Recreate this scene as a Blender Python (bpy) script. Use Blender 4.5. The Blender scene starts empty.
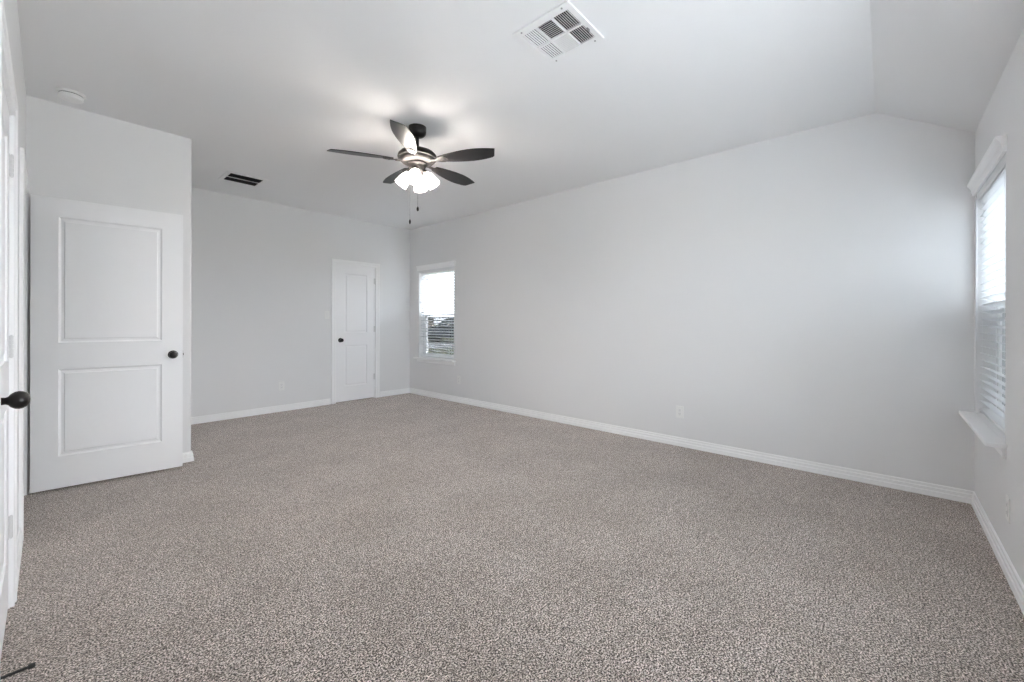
import bpy, bmesh, math, random
from mathutils import Vector, Matrix, noise
C = bpy.context.scene
COL = C.collection
R = math.radians
PI = math.pi
random.seed(4)

# ------------------------------------------------------------------ camera
cam_d = bpy.data.cameras.new('camera')
cam = bpy.data.objects.new('camera', cam_d)
COL.objects.link(cam)
CAM_H = 1.1859
cam.location = (0, 0, CAM_H)
cam.rotation_euler = (Matrix.Rotation(R(-48.0905), 3, 'Z') @ Matrix.Rotation(R(90), 3, 'X') @ Matrix.Rotation(R(.1442), 3, 'Z')).to_euler()
cam_d.sensor_width = 36.0
cam_d.lens = 416.32 * 36 / 1024
cam_d.shift_y = -(341 - 322.677) / 1024
cam_d.clip_start = 0.02
cam_d.clip_end = 500
C.camera = cam

# ------------------------------------------------------------------ sky, exposure
SKY = 9.0
BULB = 265.0
C.view_settings.view_transform = 'Standard'
C.view_settings.look = 'None'
C.view_settings.gamma = 1
C.view_settings.use_curve_mapping = False
C.view_settings.exposure = 2.29
C.cycles.max_bounces = 14
C.cycles.diffuse_bounces = 10
C.cycles.glossy_bounces = 4
C.cycles.transmission_bounces = 8
C.cycles.transparent_max_bounces = 16
C.cycles.caustics_reflective = False
C.cycles.caustics_refractive = False
C.cycles.sample_clamp_indirect = 8
C.cycles.denoising_prefilter = 'NONE'

w = bpy.data.worlds.new('overcast_sky')
C.world = w
w.use_nodes = True
nt = w.node_tree
nt.nodes.clear()
wo = nt.nodes.new('ShaderNodeOutputWorld')
bg = nt.nodes.new('ShaderNodeBackground')
tc = nt.nodes.new('ShaderNodeTexCoord')
nz = nt.nodes.new('ShaderNodeTexNoise')
nz.inputs['Scale'].default_value = 2.5
nz.inputs['Detail'].default_value = 5
rp = nt.nodes.new('ShaderNodeValToRGB')
rp.color_ramp.elements[0].position = 0.38
rp.color_ramp.elements[0].color = (0.80, 0.89, 1.0, 1)
rp.color_ramp.elements[1].position = 0.62
rp.color_ramp.elements[1].color = (0.98, 0.99, 1.0, 1)
nt.links.new(tc.outputs['Generated'], nz.inputs['Vector'])
nt.links.new(nz.outputs['Fac'], rp.inputs['Fac'])
nt.links.new(rp.outputs['Color'], bg.inputs['Color'])
# an overcast sky is three times brighter at the zenith than at the horizon
sx = nt.nodes.new('ShaderNodeSeparateXYZ')
nt.links.new(tc.outputs['Generated'], sx.inputs['Vector'])
mr = nt.nodes.new('ShaderNodeMapRange')
mr.inputs['From Min'].default_value = 0
mr.inputs['From Max'].default_value = 1
mr.inputs['To Min'].default_value = SKY / 3
mr.inputs['To Max'].default_value = SKY
nt.links.new(sx.outputs['Z'], mr.inputs['Value'])
nt.links.new(mr.outputs['Result'], bg.inputs['Strength'])
nt.links.new(bg.outputs['Background'], wo.inputs['Surface'])


def portal(name, loc, rot, sx, sy):
    d = bpy.data.lights.new(name, 'AREA')
    d.shape = 'RECTANGLE'
    d.size, d.size_y = sx, sy
    d.cycles.is_portal = True
    o = bpy.data.objects.new(name, d)
    COL.objects.link(o)
    o.location = loc
    o.rotation_euler = rot
    return o


# room dimensions (metres)
XL, XR = -0.104, 4.075          # left wall, long wall
YW, YB = -0.436, 5.971          # window wall, back wall
XJ, YJ = 0.817, 4.402           # corner of the closet block
H = 2.743
YR, ZS = 0.060, 2.448          # ridge of sloped ceiling, its foot on the window wall
WT = 0.165                      # outer wall thickness
W1 = (4.832, 5.716, 0.60, 2.035)     # far window: y0 y1 z0 z1 on the long wall
W2 = (3.130, 4.038, 0.59, 2.03)       # near window: x0 x1 z0 z1 on the window wall
W3 = (0.45, 2.55, 0.45, 2.20)       # added double window behind the camera, unseen, for extra daylight
D1 = (3.520, 4.372)                 # open door in the left wall
D2 = (2.792, 3.447)                 # door in the back wall
D3 = (1.856, 2.707)                 # closed door in the left wall
DH, DH1 = 2.052, 2.068               # heights of the door openings

portal('window_portal_far', (XR + WT + .02, (W1[0] + W1[1]) / 2, 1.32), (0, R(90), 0), 1.44, .88)
portal('window_portal_near', ((W2[0] + W2[1]) / 2, YW - WT - .02, 1.32), (R(90), 0, 0), .89, 1.44)
portal('window_portal_added', ((W3[0] + W3[1]) / 2, YW - WT - .02, (W3[2] + W3[3]) / 2), (R(90), 0, 0), W3[1] - W3[0], W3[3] - W3[2])  # portal of the added daylight window


# ------------------------------------------------------------------ materials
def mat(name, col, rough=.5, metal=0.0, spec=.5, bump=None, trans=0.0):
    m = bpy.data.materials.new(name)
    m.use_nodes = True
    t = m.node_tree
    b = t.nodes['Principled BSDF']
    b.inputs['Base Color'].default_value = (*col, 1)
    b.inputs['Roughness'].default_value = rough
    b.inputs['Metallic'].default_value = metal
    b.inputs['Specular IOR Level'].default_value = spec
    if bump:
        sc, st, dist = bump
        c = t.nodes.new('ShaderNodeTexCoord')
        n = t.nodes.new('ShaderNodeTexNoise')
        n.inputs['Scale'].default_value = sc
        n.inputs['Detail'].default_value = 3
        bu = t.nodes.new('ShaderNodeBump')
        bu.inputs['Strength'].default_value = st
        bu.inputs['Distance'].default_value = dist
        t.links.new(c.outputs['Object'], n.inputs['Vector'])
        t.links.new(n.outputs['Fac'], bu.inputs['Height'])
        t.links.new(bu.outputs['Normal'], b.inputs['Normal'])
    return m


M = {}
M['wall'] = mat('painted_drywall', (.79, .79, .795), .75, spec=.25, bump=(110, .12, .002))
M['ceiling'] = mat('painted_ceiling', (.83, .83, .835), .85, spec=.15, bump=(90, .15, .002))
M['trim'] = mat('white_trim_paint', (.93, .93, .935), .38, spec=.4)
M['door'] = mat('white_door_paint', (.92, .92, .93), .42, spec=.4)
M['vinyl'] = mat('white_vinyl', (.82, .82, .82), .35, spec=.4)
M['plastic'] = mat('white_plastic', (.84, .84, .83), .35, spec=.4)
M['slot'] = mat('dark_slot', (.03, .03, .03), .6)
M['bronze'] = mat('dark_bronze', (.022, .020, .020), .30, metal=.6, spec=.5)
M['black'] = mat('black_rubber', (.015, .015, .015), .55)
M['motor'] = mat('oil_rubbed_bronze', (.012, .0092, .0082), .5, metal=.1, spec=.35)
M['ventmetal'] = mat('white_vent_metal', (.82, .82, .82), .45, spec=.4)
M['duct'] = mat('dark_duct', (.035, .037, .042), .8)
M['hinge'] = mat('painted_hinge', (.72, .72, .72), .4)
M['screw'] = mat('screw_metal', (.35, .35, .35), .4, metal=.8)


def slat_mat():
    m = mat('faux_wood_slat', (.80, .81, .82), .45, spec=.35)
    return m


M['slat'] = slat_mat()


def blade_mat():
    m = mat('dark_walnut_blade', (.045, .043, .046), .36, spec=.28)
    t = m.node_tree
    b = t.nodes['Principled BSDF']
    c = t.nodes.new('ShaderNodeTexCoord')
    mp = t.nodes.new('ShaderNodeMapping')
    mp.inputs['Scale'].default_value = (4, 60, 60)
    n = t.nodes.new('ShaderNodeTexNoise')
    n.inputs['Scale'].default_value = 1.0
    n.inputs['Detail'].default_value = 6
    r = t.nodes.new('ShaderNodeValToRGB')
    r.color_ramp.elements[0].color = (.007, .007, .008, 1)
    r.color_ramp.elements[1].color = (.020, .019, .021, 1)
    t.links.new(c.outputs['Object'], mp.inputs['Vector'])
    t.links.new(mp.outputs['Vector'], n.inputs['Vector'])
    t.links.new(n.outputs['Fac'], r.inputs['Fac'])
    t.links.new(r.outputs['Color'], b.inputs['Base Color'])
    return m


M['blade'] = blade_mat()


def carpet_mat():
    """cut pile: every tuft a twist of dark, taupe and cream yarn"""
    m = mat('speckled_carpet', (.3, .27, .25), .95, spec=.05)
    t = m.node_tree
    b = t.nodes['Principled BSDF']
    c = t.nodes.new('ShaderNodeTexCoord')

    def noise_node(sc, det, rough=.5):
        n = t.nodes.new('ShaderNodeTexNoise')
        n.inputs['Scale'].default_value = sc
        n.inputs['Detail'].default_value = det
        n.inputs['Roughness'].default_value = rough
        t.links.new(c.outputs['Object'], n.inputs['Vector'])
        return n

    def mul(x, y):
        mx = t.nodes.new('ShaderNodeMix')
        mx.data_type = 'RGBA'
        mx.blend_type = 'MULTIPLY'
        mx.inputs['Factor'].default_value = 1
        t.links.new(x, mx.inputs['A'])
        t.links.new(y, mx.inputs['B'])
        return mx.outputs['Result']

    def ramp(src, stops):
        r = t.nodes.new('ShaderNodeValToRGB')
        e = r.color_ramp.elements
        e[0].position, e[0].color = stops[0][0], (*stops[0][1], 1)
        e[1].position, e[1].color = stops[-1][0], (*stops[-1][1], 1)
        for p, col in stops[1:-1]:
            k = e.new(p)
            k.color = (*col, 1)
        t.links.new(src, r.inputs['Fac'])
        return r.outputs['Color']

    tuft = noise_node(165, 3.0, .7)
    col = ramp(tuft.outputs['Fac'], [(.42, (.010, .007, .006)), (.475, (.17, .134, .115)), (.52, (.54, .462, .42)), (.575, (.98, .885, .825))])
    vo = t.nodes.new('ShaderNodeTexVoronoi')
    vo.inputs['Scale'].default_value = 160
    t.links.new(c.outputs['Object'], vo.inputs['Vector'])
    sep = t.nodes.new('ShaderNodeSeparateColor')
    t.links.new(vo.outputs['Color'], sep.inputs['Color'])
    col = mul(col, ramp(sep.outputs['Red'], [(0, (.36, .35, .34)), (.5, (1, 1, 1)), (1, (1.0, 1.0, 1.0))]))
    clump = noise_node(28, 2.0, .6)
    col = mul(col, ramp(clump.outputs['Fac'], [(.36, (.78, .77, .76)), (.62, (1, 1, 1))]))
    big = noise_node(2.4, 3.0)
    col = mul(col, ramp(big.outputs['Fac'], [(.40, (.88, .87, .86)), (.60, (1, 1, 1))]))
    t.links.new(col, b.inputs['Base Color'])
    b.inputs['Sheen Weight'].default_value = .5
    b.inputs['Sheen Roughness'].default_value = .5
    b.inputs['Sheen Tint'].default_value = (1, .93, .88, 1)
    bu = t.nodes.new('ShaderNodeBump')
    bu.inputs['Strength'].default_value = .25
    bu.inputs['Distance'].default_value = .004
    t.links.new(tuft.outputs['Fac'], bu.inputs['Height'])
    t.links.new(bu.outputs['Normal'], b.inputs['Normal'])
    return m


M['carpet'] = carpet_mat()


def glass_mat(name, tint):
    m = bpy.data.materials.new(name)
    m.use_nodes = True
    t = m.node_tree
    t.nodes.clear()
    o = t.nodes.new('ShaderNodeOutputMaterial')
    tr = t.nodes.new('ShaderNodeBsdfTransparent')
    tr.inputs['Color'].default_value = (*tint, 1)
    gl = t.nodes.new('ShaderNodeBsdfGlossy')
    gl.inputs['Roughness'].default_value = .02
    lw = t.nodes.new('ShaderNodeLayerWeight')
    lw.inputs['Blend'].default_value = .5
    pw = t.nodes.new('ShaderNodeMath')
    pw.operation = 'POWER'
    pw.inputs[1].default_value = 5
    fr = t.nodes.new('ShaderNodeMath')
    fr.operation = 'MULTIPLY_ADD'
    fr.inputs[1].default_value = .7
    fr.inputs[2].default_value = .02
    t.links.new(lw.outputs['Facing'], pw.inputs[0])
    t.links.new(pw.outputs['Value'], fr.inputs[0])
    mx = t.nodes.new('ShaderNodeMixShader')
    t.links.new(fr.outputs['Value'], mx.inputs['Fac'])
    t.links.new(tr.outputs['BSDF'], mx.inputs[1])
    t.links.new(gl.outputs['BSDF'], mx.inputs[2])
    t.links.new(mx.outputs['Shader'], o.inputs['Surface'])
    return m


M['glass'] = glass_mat('tinted_window_glass', (.74, .75, .76))
M['grey_glass'] = glass_mat('grey_window_glass', (.57, .59, .60))
M['clear_glass'] = glass_mat('clear_window_glass', (.94, .95, .95))


def screen_mat():
    m = bpy.data.materials.new('insect_screen_mesh')
    m.use_nodes = True
    t = m.node_tree
    t.nodes.clear()
    o = t.nodes.new('ShaderNodeOutputMaterial')
    tr = t.nodes.new('ShaderNodeBsdfTransparent')
    tr.inputs['Color'].default_value = (1, 1, 1, 1)
    df = t.nodes.new('ShaderNodeBsdfDiffuse')
    df.inputs['Color'].default_value = (.05, .055, .06, 1)
    mx = t.nodes.new('ShaderNodeMixShader')
    mx.inputs['Fac'].default_value = .62
    t.links.new(tr.outputs['BSDF'], mx.inputs[1])
    t.links.new(df.outputs['BSDF'], mx.inputs[2])
    t.links.new(mx.outputs['Shader'], o.inputs['Surface'])
    return m


M['screen'] = screen_mat()


def shade_mat():
    m = bpy.data.materials.new('frosted_shade_glass')
    m.use_nodes = True
    t = m.node_tree
    t.nodes.clear()
    o = t.nodes.new('ShaderNodeOutputMaterial')
    tr = t.nodes.new('ShaderNodeBsdfTransparent')
    tr.inputs['Color'].default_value = (.9, .9, .9, 1)
    tl = t.nodes.new('ShaderNodeBsdfTranslucent')
    tl.inputs['Color'].default_value = (.95, .94, .92, 1)
    df = t.nodes.new('ShaderNodeBsdfDiffuse')
    df.inputs['Color'].default_value = (.9, .9, .88, 1)
    m1 = t.nodes.new('ShaderNodeMixShader')
    m1.inputs['Fac'].default_value = .35
    m2 = t.nodes.new('ShaderNodeMixShader')
    m2.inputs['Fac'].default_value = .72
    t.links.new(tl.outputs['BSDF'], m1.inputs[1])
    t.links.new(df.outputs['BSDF'], m1.inputs[2])
    t.links.new(tr.outputs['BSDF'], m2.inputs[1])
    t.links.new(m1.outputs['Shader'], m2.inputs[2])
    t.links.new(m2.outputs['Shader'], o.inputs['Surface'])
    return m


M['shade'] = shade_mat()


def emit_mat(name, col, s):
    m = bpy.data.materials.new(name)
    m.use_nodes = True
    t = m.node_tree
    t.nodes.clear()
    o = t.nodes.new('ShaderNodeOutputMaterial')
    e = t.nodes.new('ShaderNodeEmission')
    e.inputs['Color'].default_value = (*col, 1)
    e.inputs['Strength'].default_value = s
    t.links.new(e.outputs['Emission'], o.inputs['Surface'])
    return m


M['bulb'] = emit_mat('lit_bulb', (1.0, .93, .87), BULB)


# ------------------------------------------------------------------ mesh helpers
class MB:
    """collects shapes; build() links them as one mesh object"""

    def __init__(s):
        s.bm = bmesh.new()

    def box(s, x0, x1, y0, y1, z0, z1, bev=0.0, seg=2):
        r = bmesh.ops.create_cube(s.bm, size=1)
        vs = r['verts']
        for v in vs:
            v.co = Vector((x0 + (v.co.x + .5) * (x1 - x0), y0 + (v.co.y + .5) * (y1 - y0), z0 + (v.co.z + .5) * (z1 - z0)))
        if bev:
            es = list({e for v in vs for e in v.link_edges})
            bmesh.ops.bevel(s.bm, geom=es, offset=bev, segments=seg, affect='EDGES', profile=.5)
        return s

    def lathe(s, prof, n=32, mtx=None, cap0=True, cap1=True):
        """profile of (radius, z) turned about z"""
        rings = []
        for r, z in prof:
            ring = []
            for i in range(n):
                a = 2 * PI * i / n
                co = Vector((r * math.cos(a), r * math.sin(a), z))
                ring.append(s.bm.verts.new(mtx @ co if mtx else co))
            rings.append(ring)
        for a, b in zip(rings, rings[1:]):
            for i in range(n):
                s.bm.faces.new((a[i], a[(i + 1) % n], b[(i + 1) % n], b[i]))
        if cap0:
            s.bm.faces.new(rings[0][::-1])
        if cap1:
            s.bm.faces.new(rings[-1])
        return s

    def prism(s, pts, a, b, fn):
        """polygon pts (2-D) extruded from a to b; fn(u, v, t) gives the 3-D point"""
        A = [s.bm.verts.new(fn(u, v, a)) for u, v in pts]
        B = [s.bm.verts.new(fn(u, v, b)) for u, v in pts]
        n = len(pts)
        for i in range(n):
            s.bm.faces.new((A[i], A[(i + 1) % n], B[(i + 1) % n], B[i]))
        s.bm.faces.new(A[::-1])
        s.bm.faces.new(B)
        return s

    def tube(s, pts, rad, n=8):
        pts = [Vector(p) for p in pts]
        rings = []
        for i, p in enumerate(pts):
            d = (pts[min(i + 1, len(pts) - 1)] - pts[max(i - 1, 0)]).normalized()
            up = Vector((0, 0, 1)) if abs(d.z) < .95 else Vector((1, 0, 0))
            x = d.cross(up).normalized()
            y = d.cross(x)
            rr = rad[i] if isinstance(rad, (list, tuple)) else rad
            rings.append([s.bm.verts.new(p + x * rr * math.cos(2 * PI * k / n) + y * rr * math.sin(2 * PI * k / n)) for k in range(n)])
        for a, b in zip(rings, rings[1:]):
            for i in range(n):
                s.bm.faces.new((a[i], a[(i + 1) % n], b[(i + 1) % n], b[i]))
        s.bm.faces.new(rings[0][::-1])
        s.bm.faces.new(rings[-1])
        return s

    def build(s, name, m, parent=None, smooth=False, mtx=None):
        if mtx:
            bmesh.ops.transform(s.bm, matrix=mtx, verts=s.bm.verts)
        bmesh.ops.recalc_face_normals(s.bm, faces=s.bm.faces)
        me = bpy.data.meshes.new(name)
        s.bm.to_mesh(me)
        s.bm.free()
        if smooth:
            me.polygons.foreach_set('use_smooth', [True] * len(me.polygons))
            me.set_sharp_from_angle(angle=R(38))
        me.materials.append(m)
        o = bpy.data.objects.new(name, me)
        COL.objects.link(o)
        if parent:
            o.parent = parent
        return o


def tag(o, label=None, cat=None, group=None, kind=None):
    for k, v in (('label', label), ('category', cat), ('group', group), ('kind', kind)):
        if v:
            o[k] = v
    return o


def empty(name, loc=(0, 0, 0), rz=0.0):
    o = bpy.data.objects.new(name, None)
    o.empty_display_size = .1
    COL.objects.link(o)
    o.location = loc
    o.rotation_euler = (0, 0, rz)
    return o


def copy_tree(o, parent=None):
    c = o.copy()
    COL.objects.link(c)
    if parent:
        c.parent = parent
    for ch in list(o.children):
        copy_tree(ch, c)
    return c


def wall(name, fn, u0, u1, v0, v1, t, holes, label):
    """wall slab with rectangular openings, all one skin; fn(u, v, depth)"""
    us = sorted({u0, u1, *[x for h in holes for x in h[:2]]})
    vs = sorted({v0, v1, *[x for h in holes for x in h[2:]]})
    mb = MB()
    cache = {}

    def V(i, j, k):
        if (i, j, k) not in cache:
            cache[(i, j, k)] = mb.bm.verts.new(fn(us[i], vs[j], t * k))
        return cache[(i, j, k)]

    def solid(i, j):
        if i < 0 or j < 0 or i >= len(us) - 1 or j >= len(vs) - 1:
            return False
        cu, cv = (us[i] + us[i + 1]) / 2, (vs[j] + vs[j + 1]) / 2
        return not any(h[0] < cu < h[1] and h[2] < cv < h[3] for h in holes)
    for i in range(len(us) - 1):
        for j in range(len(vs) - 1):
            if not solid(i, j):
                continue
            for k in (0, 1):
                mb.bm.faces.new((V(i, j, k), V(i + 1, j, k), V(i + 1, j + 1, k), V(i, j + 1, k)))
            for di, dj, a, b in ((-1, 0, (i, j), (i, j + 1)), (1, 0, (i + 1, j), (i + 1, j + 1)), (0, -1, (i, j), (i + 1, j)), (0, 1, (i, j + 1), (i + 1, j + 1))):
                if not solid(i + di, j + dj):
                    mb.bm.faces.new((V(*a, 0), V(*b, 0), V(*b, 1), V(*a, 1)))
    o = mb.build(name, M['wall'])
    return tag(o, label, 'wall', kind='structure')


# ------------------------------------------------------------------ room shell
o = MB().box(-1.7, XR + WT, YW - WT, 7.0, -.12, 0).build('floor', M['carpet'])
tag(o, 'speckled taupe and grey cut pile carpet over the whole room', 'floor', kind='structure')
o = MB().prism([(7.0, H), (7.0, 2.95), (YW - WT, 2.95), (YW - WT, ZS - (H - ZS) / (YR - YW) * WT), (YR, H)], -1.7, XR + WT,
               lambda u, v, t: Vector((t, u, v))).build('ceiling', M['ceiling'])
tag(o, 'white painted ceiling sloping down to the window wall', 'ceiling', kind='structure')
WTOP = 2.80
wall('wall_long', lambda u, v, d: Vector((XR + d, u, v)), YW - WT, 7.0, 0, WTOP, WT, [W1], 'long bare pale grey wall with the far blind-covered window')
wall('wall_window', lambda u, v, d: Vector((u, YW - d, v)), -1.7, XR, 0, ZS + .06, WT, [W2, W3], 'wall under the sloped ceiling holding the near window')
wall('wall_back', lambda u, v, d: Vector((u, YB + d, v)), -1.6, XR, 0, WTOP, .118, [(D2[0], D2[1], 0, DH)], 'far end wall with the narrow closed door')
wall('wall_left', lambda u, v, d: Vector((XL - d, u, v)), YW, YB, 0, WTOP, .118, [(D1[0], D1[1], 0, DH1), (D3[0], D3[1], 0, DH)], 'left wall with both hallway doors')
tag(MB().box(-1.7, -1.6, YW, 7.0, 0, WTOP).build('wall_hallway', M['wall']), 'hallway wall beyond the open door', 'wall', kind='structure')
tag(MB().box(-1.6, XR, 6.9, 7.0, 0, WTOP).build('wall_closet', M['wall']), 'wall inside the closet behind the narrow door', 'wall', kind='structure')
mb = MB().box(XL, XJ, YJ, YB, 0, WTOP)
ed = [e for e in mb.bm.edges if all(abs(v.co.x - XJ) < 1e-4 and abs(v.co.y - YJ) < 1e-4 for v in e.verts)]
bmesh.ops.bevel(mb.bm, geom=ed, offset=.014, segments=6, affect='EDGES', profile=.5)
tag(mb.build('wall_corner', M['wall'], smooth=True), 'wall block with rounded corner behind the open door', 'wall', kind='structure')

BASE = [(0, .084), (.004, .084), (.008, .080), (.0085, .067), (.0035, .064), (.0040, .0605), (.0120, .0595), (.0125, .043), (.0055, .040), (.0060, .0355), (.0155, .0345), (.016, .004), (.016, 0), (0, 0)]


def baseboard(name, p0, p1, n, m0, m1, label):
    p0, p1, n = Vector((*p0, 0)), Vector((*p1, 0)), Vector((*n, 0))
    d = (p1 - p0).normalized()
    mb = MB()
    A = [mb.bm.verts.new(p0 + n * a + d * (m0 * a) + Vector((0, 0, z))) for a, z in BASE]
    B = [mb.bm.verts.new(p1 + n * a - d * (m1 * a) + Vector((0, 0, z))) for a, z in BASE]
    k = len(BASE)
    for i in range(k):
        mb.bm.faces.new((A[i], A[(i + 1) % k], B[(i + 1) % k], B[i]))
    mb.bm.faces.new(A[::-1])
    mb.bm.faces.new(B)
    return tag(mb.build(name, M['trim']), label, 'baseboard', kind='structure')


CW = .066      # casing width
baseboard('baseboard_long', (XR, YW), (XR, YB), (-1, 0), 1, 1, 'white moulded baseboard along the long wall')
baseboard('baseboard_window', (XL, YW), (XR, YW), (0, 1), 1, 1, 'white baseboard under the near window')
baseboard('baseboard_back_right', (D2[1] + CW, YB), (XR, YB), (0, -1), 0, 1, 'short white baseboard between narrow door and far corner')
baseboard('baseboard_back', (XJ, YB), (D2[0] - CW, YB), (0, -1), 1, 0, 'white baseboard left of the narrow door')
baseboard('baseboard_corner', (XJ, YJ), (XJ, YB), (1, 0), -1, 1, 'white baseboard on the side of the corner block')
baseboard('baseboard_behind_door', (XL, YJ), (XJ, YJ), (0, -1), 1, -1, 'white baseboard behind the open door')
baseboard('baseboard_left', (XL, D3[1] + CW), (XL, D1[0] - CW), (1, 0), 0, 0, 'white baseboard between the two left doors')
baseboard('baseboard_left_near', (XL, YW), (XL, D3[0] - CW), (1, 0), 1, 0, 'white baseboard beside the near left door')

# ------------------------------------------------------------------ doors
CAS = [(.0, 0), (.0, .009), (.006, .0125), (.026, .0125), (.031, .0105), (.036, .0165), (.058, .0175), (.066, .013), (.066, 0)]


def casing(name, loc, rz, w, label, depth=.118, DH=DH):
    """casing and jamb of an opening of width w; local x along the wall, +y into the room"""
    mb = MB()
    r = .010
    rings = [[mb.bm.verts.new((x, t, z)) for x, z in ((r - d, 0), (r - d, DH - r + d), (w - r + d, DH - r + d), (w - r + d, 0))] for d, t in CAS]
    k = len(CAS)
    for i in range(k):
        a, b = rings[i], rings[(i + 1) % k]
        for j in range(3):
            mb.bm.faces.new((a[j], a[j + 1], b[j + 1], b[j]))
    mb.bm.faces.new([q[0] for q in rings])
    mb.bm.faces.new([q[3] for q in rings][::-1])
    J = .016
    mb.box(0.0005, J, -depth, 0, 0, DH - .0005)
    mb.box(w - J, w - .0005, -depth, 0, 0, DH - .0005)
    mb.box(J, w - J, -depth, 0, DH - J, DH - .0005)
    s0, s1 = -.037 - .012, -.040            # door stop strip
    mb.box(J, J + .010, -.085, -.041, 0, DH - J)
    mb.box(w - J - .010, w - J, -.085, -.041, 0, DH - J)
    mb.box(J, w - J, -.085, -.041, DH - J - .010, DH - J)
    o = mb.build(name, M['trim'])
    o.location = loc
    o.rotation_euler = (0, 0, rz)
    return tag(o, label, 'door trim', kind='structure')


def slab_mesh(w, h, t=.035, stile=.130, rows=((.222, .830), (1.018, 1.898))):
    """moulded two-panel slab: hinge edge at x=0, faces y=0 (room side) and y=-t"""
    mb = MB()
    bm = mb.bm
    xs = [0, stile, w - stile, w]
    zs = [0, rows[0][0], rows[0][1], rows[1][0], rows[1][1], h]
    grid = {}
    for s, y in ((0, 0.0), (1, -t)):
        for i, x in enumerate(xs):
            for j, z in enumerate(zs):
                grid[s, i, j] = bm.verts.new((x, y, z))
    panels = []
    for s in (0, 1):
        for i in range(3):
            for j in range(5):
                q = [grid[s, i, j], grid[s, i + 1, j], grid[s, i + 1, j + 1], grid[s, i, j + 1]]
                f = bm.faces.new(q if s else q[::-1])
                if i == 1 and j in (1, 3):
                    panels.append(f)
    for j in range(5):
        for i in (0, 3):
            bm.faces.new((grid[0, i, j], grid[0, i, j + 1], grid[1, i, j + 1], grid[1, i, j]))
    for i in range(3):
        for j in (0, 5):
            bm.faces.new((grid[0, i, j], grid[0, i + 1, j], grid[1, i + 1, j], grid[1, i, j]))
    bm.normal_update()
    for f in panels:
        inward = Vector((0, 1, 0)) if f.calc_center_median().y < -t / 2 else Vector((0, -1, 0))
        for th, dep in ((.002, .0065), (.008, .0040), (.005, .0000), (.012, -.0020), (.003, -.0045)):
            bmesh.ops.inset_region(bm, faces=[f], thickness=th, depth=0, use_even_offset=True)
            for v in f.verts:
                v.co += inward * dep
    return mb


def knob_shape(mtx):
    mb = MB()
    prof = [(.0325, 0), (.0325, .004), (.029, .008), (.016, .010), (.0115, .014), (.0105, .024), (.013, .029), (.020, .034), (.0255, .042), (.0272, .050), (.0255, .058), (.020, .066), (.011, .071), (.002, .0725)]
    mb.lathe(prof, 28, mtx)
    return mb


def hinge_mb(x, y, z, leaf_dir):
    mb = MB()
    for k in range(5):
        z0 = z - .045 + k * .0182
        mb.lathe([(.0062, 0), (.0062, .0165)], 10, Matrix.Translation((x, y, z0)))
    mb.lathe([(.003, 0), (.003, .096)], 8, Matrix.Translation((x, y, z - .048)))
    mb.box(min(x, x + leaf_dir * .022), max(x, x + leaf_dir * .022), y - .0075, y - .0045, z - .045, z + .045)
    return mb


# each knob, hinge and latch plate is a part of its door
def make_door(name, loc, rz, w, label, knob_x, h=2.024, kz=.910):
    o = slab_mesh(w, h).build(name, M['door'])
    o.location = loc
    o.rotation_euler = (0, 0, rz)
    tag(o, label, 'door', kind='structure')
    kx = knob_x
    k = knob_shape(Matrix.Translation((kx, .0, kz)) @ Matrix.Rotation(R(-90), 4, 'X')).build('door_handle', M['bronze'], o, smooth=True)
    k['label'] = 'dark bronze egg shaped door knob'
    k = knob_shape(Matrix.Translation((kx, -.035, kz)) @ Matrix.Rotation(R(90), 4, 'X')).build('door_handle', M['bronze'], o, smooth=True)
    k['label'] = 'dark bronze egg shaped door knob'
    ex = w if kx > w / 2 else 0
    lp = MB().box(ex - .0015, ex + .0015, -.030, -.005, kz - .028, kz + .028)
    lp.box(ex - .002 if ex == 0 else ex, ex + (.006 if ex else .002), -.022, -.012, kz - .008, kz + .008)
    lp.build('latch_plate', M['bronze'], o)
    hx = 0 if ex else w
    sgn = -1 if ex else 1
    for z in (.325, 1.07, 1.816):
        hinge_mb(hx + sgn * .0015, .0065, z, -sgn).build('hinge', M['hinge'], o)
    return o


def lab(o, label):
    o['label'] = label
    return o


# open door, hinged at the far jamb of the left wall; swings into the room
casing('trim_1', (XL, D1[1], 0), R(-90), D1[1] - D1[0], 'white casing of the open left doorway', DH=DH1)
w1 = D1[1] - D1[0] - .032 - .006
# local +y face (room side when shut) now looks to the corner block
d = make_door('door_1', (XL + .027, D1[1] - .018, .020), R(-6.3), w1, 'open white two panel door in front of the corner block', w1 - .062, h=2.030, kz=.905)

# narrow door in back wall
casing('trim_2', (D2[1], YB, 0), R(180), D2[1] - D2[0], 'white casing of the narrow back door')
w2 = D2[1] - D2[0] - .032 - .006
make_door('door_2', (D2[1] - .019, YB - 0.0 + .004, .012), R(180), w2, 'narrow closed white two panel door in the back wall', w2 - .062)

# closed door beside the camera in left wall: hinge towards the far end
casing('trim_3', (XL, D3[1], 0), R(-90), D3[1] - D3[0], 'white casing of the near left door')
w3 = D3[1] - D3[0] - .032 - .006
d3 = make_door('door_3', (XL - .004, D3[1] - .019, .012), R(-90), w3, 'closed white door at the left edge with large bronze knob', w3 - .062, kz=.938)
ds = MB()
ds.lathe([(.014, 0), (.014, .004), (.0045, .006), (.0045, .070), (.0075, .071), (.0075, .084), (.006, .086)], 12, Matrix.Translation((2.688 - 2.05, -.004, .062)) @ Matrix.Rotation(R(-90), 4, 'X'))
lab(ds.build('door_stop', M['black'], d3, smooth=True), 'thin black rod door stop')


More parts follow.
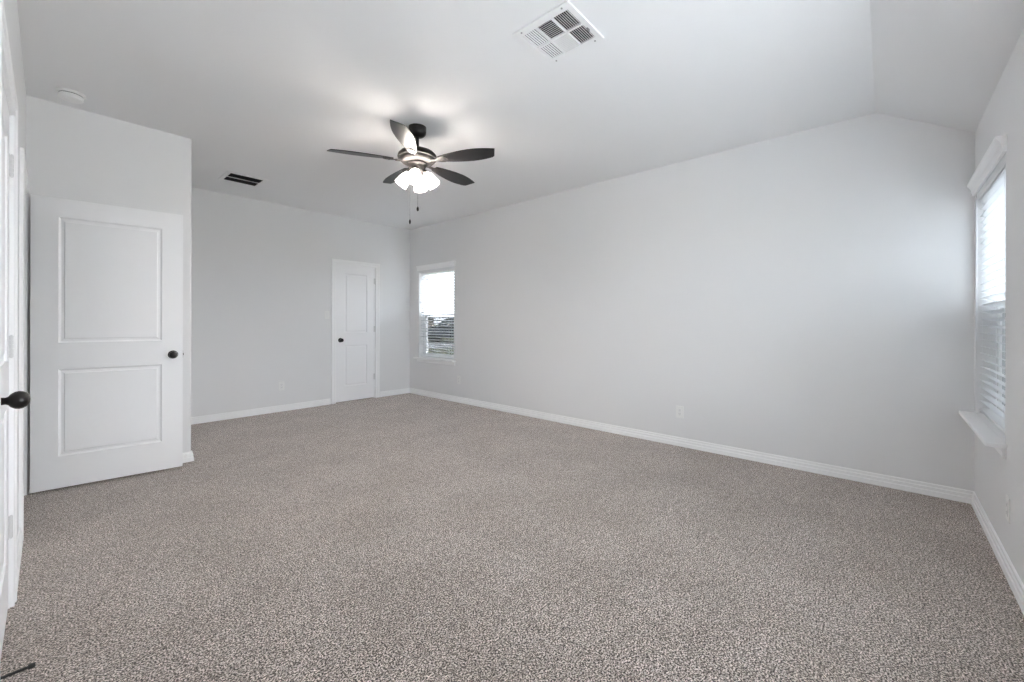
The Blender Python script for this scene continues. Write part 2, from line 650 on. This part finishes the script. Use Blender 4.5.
# ------------------------------------------------------------------ windows
def window(name, loc, rz, w, z0, z1, label, glass, blind_label=None, cols=1, trimmed=True):
    """opening of width w; local x along wall, +y into the room, y=0 the wall face"""
    root = empty(name, loc, rz)
    tag(root, label, 'window', kind='structure')
    fy0, fy1 = -.160, -.088
    fw = .030
    mid = (z0 + z1) / 2 - .01
    mb = MB()
    mb.box(.001, fw, fy0, fy1, z0 + .001, z1 - .001)
    mb.box(w - fw, w - .001, fy0, fy1, z0 + .001, z1 - .001)
    mb.box(fw, w - fw, fy0, fy1, z1 - fw, z1 - .001)
    mb.box(fw, w - fw, fy0, fy1, z0 + .001, z0 + fw)
    for c in range(1, cols):
        cx = w * c / cols
        mb.box(cx - fw, cx + fw, fy0, fy1, z0 + fw, z1 - fw)
    mb.build('window_frame', M['vinyl'], root)
    for c in range(cols):
        a = w * c / cols + fw
        b = w * (c + 1) / cols - fw

        def sash(nm, za, zb, ya, yb, bottom):
            s = .034
            m_ = MB()
            m_.box(a + .002, a + s, ya, yb, za, zb)
            m_.box(b - s, b - .002, ya, yb, za, zb)
            m_.box(a + s, b - s, ya, yb, zb - (.036 if bottom else s), zb)
            m_.box(a + s, b - s, ya, yb, za, za + (.045 if bottom else .036))
            so = m_.build(nm, M['vinyl'], root)
            yc = (ya + yb) / 2
            MB().box(a + s - .004, b - s + .004, yc - .003, yc + .003, za + .03, zb - .03).build('window_glass', glass, so)
        sash('upper_sash', mid - .016, z1 - fw - .002, -.152, -.128, False)
        sash('lower_sash', z0 + fw + .002, mid + .020, -.122, -.094, True)
        if trimmed:
            m_ = MB()
            m_.box(a + .004, b - .004, -.1575, -.1560, z0 + fw + .004, mid - .02)
            m_.build('insect_screen', M['screen'], root)
    if trimmed:
        # stool (sill) with apron, and a crowned head board
        mb = MB()
        mb.box(.001, w - .001, -.087, .002, z0, z0 + .016)
        mb.box(-.055, w + (.030 if rz == 0 else .055), .0005, .072, z0 - .006, z0 + .016, .005)
        mb.build('window_sill', M['trim'], root)
        ap = [(0, 0), (.0, -.052), (.006, -.052), (.012, -.046), (.014, -.020), (.022, -.010), (.024, 0)]
        MB().prism(ap, -.030, w + .030, lambda u, v, t: Vector((t, u, z0 - .0065 + v))).build('sill_apron', M['trim'], root)
        hp = [(0, 0), (.012, 0), (.014, .006), (.014, .014), (.018, .020), (.020, .040), (.024, .046), (.031, .060), (.038, .066), (.039, .078), (0, .078)]
        MB().prism(hp, -.030, w + .030, lambda u, v, t: Vector((t, u, z1 - .004 + v))).build('window_head', M['trim'], root)
    return root


def blind(loc, rz, w, z0, z1, label, wand_x, tilt=R(17)):
    root = empty('window_blind', loc, rz)
    tag(root, label, 'blind', group=None)
    yc = -.042
    MB().box(.006, w - .006, yc - .028, yc + .028, z1 - .052, z1 - .003, .003).build('head_rail', M['slat'], root)
    hp = [(0, 0), (.004, 0), (.007, .006), (.007, .030), (.009, .034), (.009, .040), (0, .040)]
    MB().prism(hp, .004, w - .004, lambda u, v, t: Vector((t, yc + .030 + u, z1 - .043 + v))).build('valance', M['slat'], root)
    pitch = .0440
    mb = MB()
    z = z1 - .070
    zb = z0 + .045
    ct, st = math.cos(tilt), math.sin(tilt)
    hw = .025
    prof = []
    N = 6
    for i in range(N + 1):
        s = -1 + 2 * i / N
        prof.append((hw * s, .0012 * (1 - s * s) + .0011))
    for i in range(N, -1, -1):
        s = -1 + 2 * i / N
        prof.append((hw * s, .0012 * (1 - s * s) - .0011))
    while z > zb:
        pr = [(yc + u * ct - v * st, z + u * st + v * ct) for u, v in prof]
        mb.prism(pr, .008, w - .008, lambda u, v, t: Vector((t, u, v)))
        z -= pitch
    mb.build('blind_slats', M['slat'], root, smooth=True)
    MB().box(.008, w - .008, yc - .025, yc + .025, z0 + .019, z0 + .036, .003).build('bottom_rail', M['slat'], root)
    for cx in (.13, w - .13):
        m_ = MB()
        for yy in (yc - .0275, yc + .0275):
            m_.tube([(cx, yy, z0 + .03), (cx, yy, z1 - .05)], .0011, 6)
        m_.build('ladder_cord', M['slat'], root)
    m_ = MB()
    m_.tube([(wand_x, yc + .046, z1 - .055), (wand_x, yc + .046, z1 - .10)], .0015, 6)
    m_.tube([(wand_x, yc + .046, z1 - .10), (wand_x, yc + .046, z1 - .95)], .0042, 8)
    m_.build('tilt_wand', M['slat'], root)
    return root


wl = W1[1] - W1[0]
# long wall: local x -> +Y, +y -> -X
window('window_1', (XR, W1[0], 0), R(90), wl, W1[2], W1[3], 'tall sash window in the far corner of the long wall', M['glass'])
blind((XR, W1[0], .016), R(90), wl, W1[2], W1[3] - .016, 'open white slat blind in the far long-wall window', wl - .09)
wl = W2[1] - W2[0]
window('window_2', (W2[0], YW, 0), 0, wl, W2[2], W2[3], 'tall sash window beside the near corner', M['grey_glass'])
blind((W2[0], YW, .016), 0, wl, W2[2], W2[3] - .016, 'open white slat blind in the near window', wl - .07)
window('added_window_3', (W3[0], YW, 0), 0, W3[1] - W3[0], W3[2], W3[3], 'wide double window added out of view to let in daylight', M['clear_glass'], cols=2, trimmed=False)  # added window out of view, brings most daylight into the room
blind((W3[0], YW, .016), 0, W3[1] - W3[0], W3[2], W3[3] - .016, 'wide white slat blind in the added double window', .08)  # added with that window, turns its light up off the carpet


# ------------------------------------------------------------------ ceiling fan
FX, FY = 1.966, 2.784
fan = empty('ceiling_fan', (FX, FY, -.011))
tag(fan, 'dark five blade ceiling fan with four lit glass shades', 'ceiling fan')
MB().lathe([(.069, H + .0105), (.069, 2.715), (.066, 2.700), (.052, 2.684), (.030, 2.674), (.018, 2.672)], 36).build('canopy', M['bronze'], fan, smooth=True)
MB().lathe([(.0125, 2.672), (.0125, 2.600), (.020, 2.596), (.026, 2.580), (.034, 2.566)], 20).build('downrod', M['bronze'], fan, smooth=True)
MB().lathe([(.030, 2.572), (.058, 2.571), (.100, 2.563), (.132, 2.549), (.150, 2.530), (.154, 2.512), (.151, 2.502), (.143, 2.499), (.141, 2.490), (.126, 2.476), (.098, 2.466), (.076, 2.463)], 48).build('motor_housing', M['motor'], fan, smooth=True)
MB().lathe([(.078, 2.4635), (.080, 2.455), (.072, 2.446), (.064, 2.436), (.063, 2.412), (.056, 2.400), (.046, 2.392), (.040, 2.372), (.024, 2.362), (.008, 2.358)], 36).build('light_kit', M['motor'], fan, smooth=True)

BZ = 2.481
PITCH = R(12)


def blade_outline():
    r0, r1 = .185, .665
    top, bot = [], []
    N = 26
    for i in range(N + 1):
        s = i / N
        r = r0 + (r1 - r0) * s
        wd = .030 + .042 * math.sin(min(1, s / .62) * PI / 2) ** .9
        if s > .62:
            wd -= .030 * ((s - .62) / .38) ** 1.7
        # clipped, slanted tip
        rt = r
        top.append((rt - (.030 * max(0, (s - .9) / .1)), wd))
        bot.append((rt, -wd))
    return top + bot[::-1]


outl = blade_outline()
blades = []
for k in range(5):
    ang = R(-64.6 + 72 * k)
    if k == 0:
        mb = MB()
        t = .0028
        mb.prism(outl, -t, t, lambda u, v, d: Vector((u, v, d)))
        b = mb.build('fan_blade', M['blade'], fan)
        bi = MB()
        # cast arm: narrow neck at the hub, open loop clasping the blade root
        arm = [(.085, .016), (.130, .011), (.165, .013), (.195, .030), (.225, .036), (.248, .030), (.262, .012), (.266, 0)]
        arm = arm + [(x, -y) for x, y in arm[::-1][1:]]
        hole = [(.190 + .030 * math.cos(a) * 1.1, .017 * math.sin(a)) for a in [2 * PI * i / 14 for i in range(14)]]
        bi.prism(arm, -.0085, -.0032, lambda u, v, d: Vector((u, v, d)))
        bi.tube([(.080, 0, .012), (.105, 0, .004), (.135, 0, -.006), (.17, 0, -.008)], [.013, .011, .009, .008], 8)
        for sx, sy in ((.215, .020), (.215, -.020), (.245, 0)):
            bi.lathe([(.0055, -.0115), (.0055, -.008)], 10, Matrix.Translation((sx, sy, 0)))
        bi.build('blade_iron', M['motor'], b)
        b0 = b
    else:
        b = copy_tree(b0, fan)
    b.rotation_mode = 'XYZ'
    b.matrix_local = Matrix.Translation((0, 0, BZ)) @ Matrix.Rotation(ang, 4, 'Z') @ Matrix.Rotation(-PITCH, 4, 'X')
    blades.append(b)

# shades: bell glass with bulb inside
for k in range(4):
    ang = R(43 + 90 * k)
    mt = Matrix.Rotation(ang, 4, 'Z') @ Matrix.Translation((.050, 0, 2.402)) @ Matrix.Rotation(R(180 - 38), 4, 'Y')
    if k == 0:
        sh = [(.0225, .022), (.0255, .030), (.033, .045), (.041, .066), (.0450, .090), (.0485, .115), (.0525, .138)]
        inner = [(r - .0028, z) for r, z in sh]
        mb = MB()
        mb.lathe(sh + inner[::-1], 28, cap0=False, cap1=False)
        # weld the neck ring
        s0 = mb.build('lamp_shade', M['shade'], fan, smooth=True)
        MB().lathe([(.010, -.012), (.019, -.008), (.024, .004), (.026, .020), (.026, .027), (.022, .028)], 22).build('shade_holder', M['motor'], s0, smooth=True)
        bl = MB()
        bl.lathe([(.010, .030), (.013, .040), (.019, .054), (.0225, .068), (.0215, .082), (.015, .093), (.005, .098)], 14)
        lab(bl.build('bulb', M['bulb'], s0, smooth=True), 'glowing white bulb')
        s = s0
    else:
        s = copy_tree(s0, fan)
    s.matrix_local = mt


def chain(dx, dy, ztop, zbot, r):
    mb = MB()
    mb.tube([(dx, dy, ztop), (dx, dy, zbot)], .0010, 6)
    o = mb.build('pull_chain', M['black'], fan)
    MB().lathe([(.0015, .020), (r * .6, .016), (r, .006), (r, -.006), (r * .6, -.016), (.001, -.019)], 14, Matrix.Translation((dx, dy, zbot))).build('chain_fob', M['bronze'], o, smooth=True)


pr = Vector((math.cos(R(48.08)), -math.sin(R(48.08)), 0))
chain(pr.x * .004 - .01, pr.y * .004 - .014, 2.362, 2.098, .0095)
chain(-pr.x * .058, -pr.y * .058, 2.405, 2.000, .0075)


# ------------------------------------------------------------------ ceiling fittings
def louvers(mb, x0, x1, y0, y1, n, along, sgn, zt, zb, cover=.46):
    """n tilted blades filling a cell; along 'x' or 'y'"""
    a0, a1 = (y0, y1) if along == 'x' else (x0, x1)
    p = (a1 - a0) / n
    for i in range(n):
        c = a0 + p * (i + .5)
        d = sgn * p * cover
        th = .0012
        pts = [(c - d - th, zt), (c - d + th, zt), (c + d + th, zb), (c + d - th, zb)]
        if along == 'x':
            mb.prism(pts, x0, x1, lambda u, v, t: Vector((t, u, v)))
        else:
            mb.prism(pts, y0, y1, lambda u, v, t: Vector((u, t, v)))


# square four-way supply vent
vx, vy = 1.8425, 1.319
v = empty('ceiling_vent', (vx, vy, H))
tag(v, 'large square white ceiling vent nearest the sloped part of the ceiling', 'vent')
S = .176
us = [-S, -.146, -.012, .012, .146, S]
fr = MB()
xs = [(-.132, -.006), (.006, .132)]
ys = [(-.146, -.054), (-.046, .046), (.054, .146)]
zf0, zf1 = -.0125, -.0005
fr.box(-S, S, -S, -.146, -.010, zf1)
fr.box(-S, S, .146, S, -.010, zf1)
fr.box(-S, -.146 + .014, -.146, .146, -.010, zf1)
fr.box(.146 - .014, S, -.146, .146, -.010, zf1)
fr.box(-.006, .006, -.146, .146, zf0, -.002)
fr.box(-.132, .132, -.054, -.046, zf0, -.002)
fr.box(-.132, .132, .046, .054, zf0, -.002)
fr.build('vent_frame', M['ventmetal'], v)
MB().box(-.132, .132, -.146, .146, -.0012, -.0006).build('duct_opening', M['duct'], v)
lv = MB()
for (xa, xb) in xs:
    louvers(lv, xa, xb, *ys[0], 8, 'x', -1, -.0022, -.0135)
    louvers(lv, xa, xb, *ys[2], 7, 'x', 1, -.0022, -.0078, .10)
louvers(lv, *xs[0], *ys[1], 10, 'y', -1, -.0022, -.0135)
louvers(lv, *xs[1], *ys[1], 10, 'y', 1, -.0022, -.0135)
lv.build('vent_louvers', M['ventmetal'], v)
for sx, sy in ((-.158, -.130), (-.158, .130), (.158, -.130), (.158, .130)):
    MB().lathe([(.005, -.0125), (.005, -.0095)], 12, Matrix.Translation((sx, sy, 0))).build('screw', M['screw'], v)
MB().box(.040, .062, -.155, -.150, -.024, -.009).build('damper_lever', M['screw'], v)

# return vent near back wall: two rows of slots
v = empty('ceiling_vent', (1.418, 5.211, H))
tag(v, 'white two row ceiling vent with dark slots near back wall', 'vent')
a, b = .150, .140
fr = MB()
fr.box(-.190, .190, -.180, -b, -.009, -.0005, .002)
fr.box(-.190, .190, b, .180, -.009, -.0005, .002)
fr.box(-.190, -a, -b, b, -.009, -.0005, .002)
fr.box(a, .190, -b, b, -.009, -.0005, .002)
fr.box(-a, a, -.010, .010, -.010, -.0015)
fr.build('vent_frame', M['ventmetal'], v)
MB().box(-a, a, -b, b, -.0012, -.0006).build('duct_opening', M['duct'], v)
lv = MB()
louvers(lv, -a, a, -b, -.010, 7, 'x', -1, -.0018, -.0125)
louvers(lv, -a, a, .010, b, 7, 'x', -1, -.0018, -.0125)
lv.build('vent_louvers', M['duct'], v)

# smoke detector
s = empty('smoke_detector', (.102, 4.137, H))
tag(s, 'round white smoke detector on ceiling above the open door', 'smoke detector')
MB().lathe([(.072, -.0005), (.073, -.006), (.071, -.013), (.066, -.014)], 40).build('mounting_base', M['plastic'], s, smooth=True)
MB().lathe([(.057, -.0142), (.060, -.020), (.061, -.034), (.056, -.043), (.046, -.047), (.030, -.050), (.002, -.051)], 40).build('detector_body', M['plastic'], s, smooth=True)
MB().lathe([(.0585, -.0142), (.0585, -.0185)], 40).build('vent_gap', M['slot'], s, smooth=True)
MB().lathe([(.010, -.050), (.010, -.0525), (.007, -.0535)], 18, Matrix.Translation((-.018, -.012, 0))).build('test_button', M['ventmetal'], s, smooth=True)


# ------------------------------------------------------------------ outlets and switch
def outlet(loc, rz, label):
    o = empty('electrical_outlet', loc, rz)
    tag(o, label, 'outlet', group='wall outlets')
    MB().box(-.036, .036, .0003, .0055, -.0585, .0585, .0022).build('cover_plate', M['plastic'], o)
    rc = MB().box(-.0168, .0168, .0050, .0078, -.0335, .0335, .0012).build('receptacle', M['ventmetal'], o)
    for dz in (-.018, .018):
        q = MB()
        q.box(-.0072, -.0055, .0074, .0081, dz - .001, dz + .006)
        q.box(.0055, .0072, .0074, .0081, dz - .001, dz + .005)
        q.lathe([(.0020, .0074), (.0020, .0081)], 10, Matrix.Translation((0, 0, dz - .0060)) @ Matrix.Rotation(R(-90), 4, 'X'))
        q.build('socket', M['slot'], rc)
    for dz in (-.049, .049):
        MB().lathe([(.0028, .0050), (.0024, .0064)], 12, Matrix.Translation((0, 0, dz)) @ Matrix.Rotation(R(-90), 4, 'X')).build('screw', M['ventmetal'], o)
    return o


oB = outlet((2.071, YB, .337), R(180), 'white wall outlet left of the narrow back door')
for loc, rz, lb in (((XR, 1.476, .328), R(90), 'white wall outlet midway along the bare long wall'),
                    ((XR, 4.713, .333), R(90), 'white wall outlet just below the far window'),
                    ((3.04, YW, .31), 0, 'white wall outlet below the near window')):
    c = copy_tree(oB)
    c.location, c.rotation_euler = loc, (0, 0, rz)
    c['label'] = lb

o = empty('light_switch', (2.672, YB, 1.29), R(180))
tag(o, 'white light switch beside the narrow back door', 'light switch')
MB().box(-.036, .036, .0003, .0060, -.0585, .0585, .0022).build('cover_plate', M['plastic'], o)
MB().prism([(.0050, -.033), (.0095, -.033), (.0065, 0), (.0085, .033), (.0050, .033)], -.0165, .0165, lambda u, v, t: Vector((t, u, v))).build('rocker', M['ventmetal'], o)


# ------------------------------------------------------------------ outside the windows
GZ = -.25
M['lawn'] = mat('dry_lawn', (.075, .075, .055), .95, spec=.05, bump=(40, .6, .03))
M['street'] = mat('street_concrete', (.11, .11, .11), .9)
M['bounce_slab'] = mat('bounce_concrete', (.28, .28, .275), .9, bump=(8, .2, .01))  # pale surface of the added slab that bounces daylight
M['brick'] = mat('tan_brick', (.13, .10, .08), .9, bump=(30, .4, .01))
M['roof'] = mat('dark_shingle', (.07, .07, .075), .9, bump=(20, .5, .02))
M['carpaint'] = mat('dark_car_paint', (.035, .04, .05), .25, metal=.3)
M['carglass'] = mat('car_glass', (.03, .035, .04), .1)
M['tire'] = mat('tire_rubber', (.02, .02, .02), .8)
M['leaf'] = mat('evergreen_leaves', (.035, .055, .028), .85, bump=(20, .5, .03))
M['bark'] = mat('tree_bark', (.09, .07, .055), .9)
M['cedar'] = mat('cedar_fence', (.22, .16, .11), .85, bump=(12, .3, .01))

o = MB().box(-60, 260, -120, 260, GZ - .3, GZ).build('lawn', M['lawn'])
tag(o, 'dry yellow green lawn outside the windows', 'lawn', kind='structure')
tag(MB().box(-6, 9, -9, YW - WT - .01, GZ, GZ + .06).build('bounce_slab', M['bounce_slab']), 'pale concrete slab added outside the window wall to bounce daylight', 'bounce_slab', kind='structure')  # added slab, reflects daylight through the windows onto the ceiling
# direction through the far window
DV = Vector((math.sin(R(38.6)), math.cos(R(38.6)), 0))
DP = Vector((DV.y, -DV.x, 0))
az = math.atan2(DV.y, DV.x)


def out_pt(dist, side):
    p = DV * dist + DP * side
    return Vector((p.x, p.y, GZ))


st = MB().box(-3.2, 3.2, -45, 45, 0, .02).build('street', M['street'])
st.location = out_pt(27, 0)
st.rotation_euler = (0, 0, az)
tag(st, 'pale concrete street beyond the lawn', 'street', kind='structure')


def make_car(loc, rz, label):
    r = empty('car', loc, rz)
    tag(r, label, 'car')
    side = [(-2.3, .35), (-2.35, .8), (-2.2, 1.05), (-1.9, 1.62), (-1.5, 1.74), (.35, 1.74), (.75, 1.62), (1.2, 1.12), (2.1, .98), (2.35, .75), (2.3, .35)]
    mb = MB().prism(side, -.9, .9, lambda u, v, t: Vector((u, t * (1 if v < 1.1 else .86), v)))
    mb.build('car_body', M['carpaint'], r)
    gs = [(-1.85, 1.12), (-1.72, 1.55), (.35, 1.60), (.62, 1.55), (1.02, 1.14)]
    MB().prism(gs, -.915, .915, lambda u, v, t: Vector((u, t * (1 if v < 1.2 else .885), v))).build('side_windows', M['carglass'], r)
    for x in (-1.4, 1.4):
        for y in (-.82, .82):
            MB().lathe([(.18, -.12), (.33, -.12), (.36, -.08), (.36, .08), (.33, .12), (.18, .12)], 24, Matrix.Translation((x, y, .36)) @ Matrix.Rotation(R(90), 4, 'X')).build('wheel', M['tire'], r, smooth=True)
    return r


make_car(out_pt(31, .9), az + R(80), 'dark car parked beyond the lawn outside the far window')


def make_house(loc, rz, w, dpt, label, colr):
    r = empty('house', loc, rz)
    tag(r, label, 'house')
    MB().box(-w / 2, w / 2, -dpt / 2, dpt / 2, 0, 2.7).build('house_walls', colr, r)
    mb = MB()
    e = .5
    A = [(-w / 2 - e, -dpt / 2 - e, 2.65), (w / 2 + e, -dpt / 2 - e, 2.65), (w / 2 + e, dpt / 2 + e, 2.65), (-w / 2 - e, dpt / 2 + e, 2.65)]
    B = [(-w / 2 + dpt * .42, 0, 4.6), (w / 2 - dpt * .42, 0, 4.6)]
    va = [mb.bm.verts.new(p) for p in A]
    vb = [mb.bm.verts.new(p) for p in B]
    mb.bm.faces.new((va[0], va[1], vb[1], vb[0]))
    mb.bm.faces.new((va[2], va[3], vb[0], vb[1]))
    mb.bm.faces.new((va[1], va[2], vb[1]))
    mb.bm.faces.new((va[3], va[0], vb[0]))
    mb.bm.faces.new(va[::-1])
    mb.build('house_roof', M['roof'], r)
    for sx in (-.3, .05, .3):
        wn = MB().box(sx * w - .5, sx * w + .5, -dpt / 2 - .03, -dpt / 2 + .02, .9, 2.2).build('house_window', M['carglass'], r)
    return r


make_house(out_pt(120, -9), az - R(90), 13, 9, 'low tan brick house with dark roof across the street', M['brick'])


def make_tree(loc, h, rad, label, seed, trunk=.35):
    r = empty('tree', loc)
    tag(r, label, 'tree')
    rnd = random.Random(seed)
    MB().tube([(0, 0, 0), (.05, .02, h * .3), (0, .04, h * .7)], [.10 * rad + .04, .07 * rad + .03, .02], 8).build('tree_trunk', M['bark'], r)
    mb = MB()
    n = 420
    for i in range(n):
        t = rnd.random()
        z = h * (trunk + (1 - trunk) * t)
        rr = rad * math.sin(PI * min(1, .12 + .88 * t) ** .8) ** .7 * rnd.random() ** .35
        a = rnd.random() * 2 * PI
        c = Vector((rr * math.cos(a), rr * math.sin(a), z))
        nrm = Vector((rnd.uniform(-1, 1), rnd.uniform(-1, 1), rnd.uniform(-.4, 1))).normalized()
        x = nrm.orthogonal().normalized()
        y = nrm.cross(x)
        s = rad * rnd.uniform(.10, .2)
        mb.bm.faces.new([mb.bm.verts.new(c + x * s * math.cos(q) + y * s * .6 * math.sin(q) + nrm * s * .15 * (k % 2)) for k, q in enumerate([0, .9, PI - .9, PI, PI + .9, -.9])])
    mb.build('tree_crown', M['leaf'], r)
    return r


make_tree(out_pt(60, 2.6), 4.6, .9, 'small dark evergreen tree rising above the far rooftops', 3)
make_tree(Vector((8.6, -1.75, GZ)), 5.4, 1.5, 'dark bushy tree outside the near window', 5, .12)

# cedar fence seen through the near window
f = empty('garden_fence', (13.5, -1.0, GZ), R(90))
tag(f, 'brown cedar board fence beyond the near window', 'fence')
mb = MB()
for i in range(60):
    x = -6 + i * .2
    mb.box(x, x + .185, -.01, .01, .05, 1.83)
mb.build('fence_boards', M['cedar'], f)
for z in (.4, 1.5):
    MB().box(-6, 6, .01, .05, z, z + .09).build('fence_rail', M['cedar'], f)
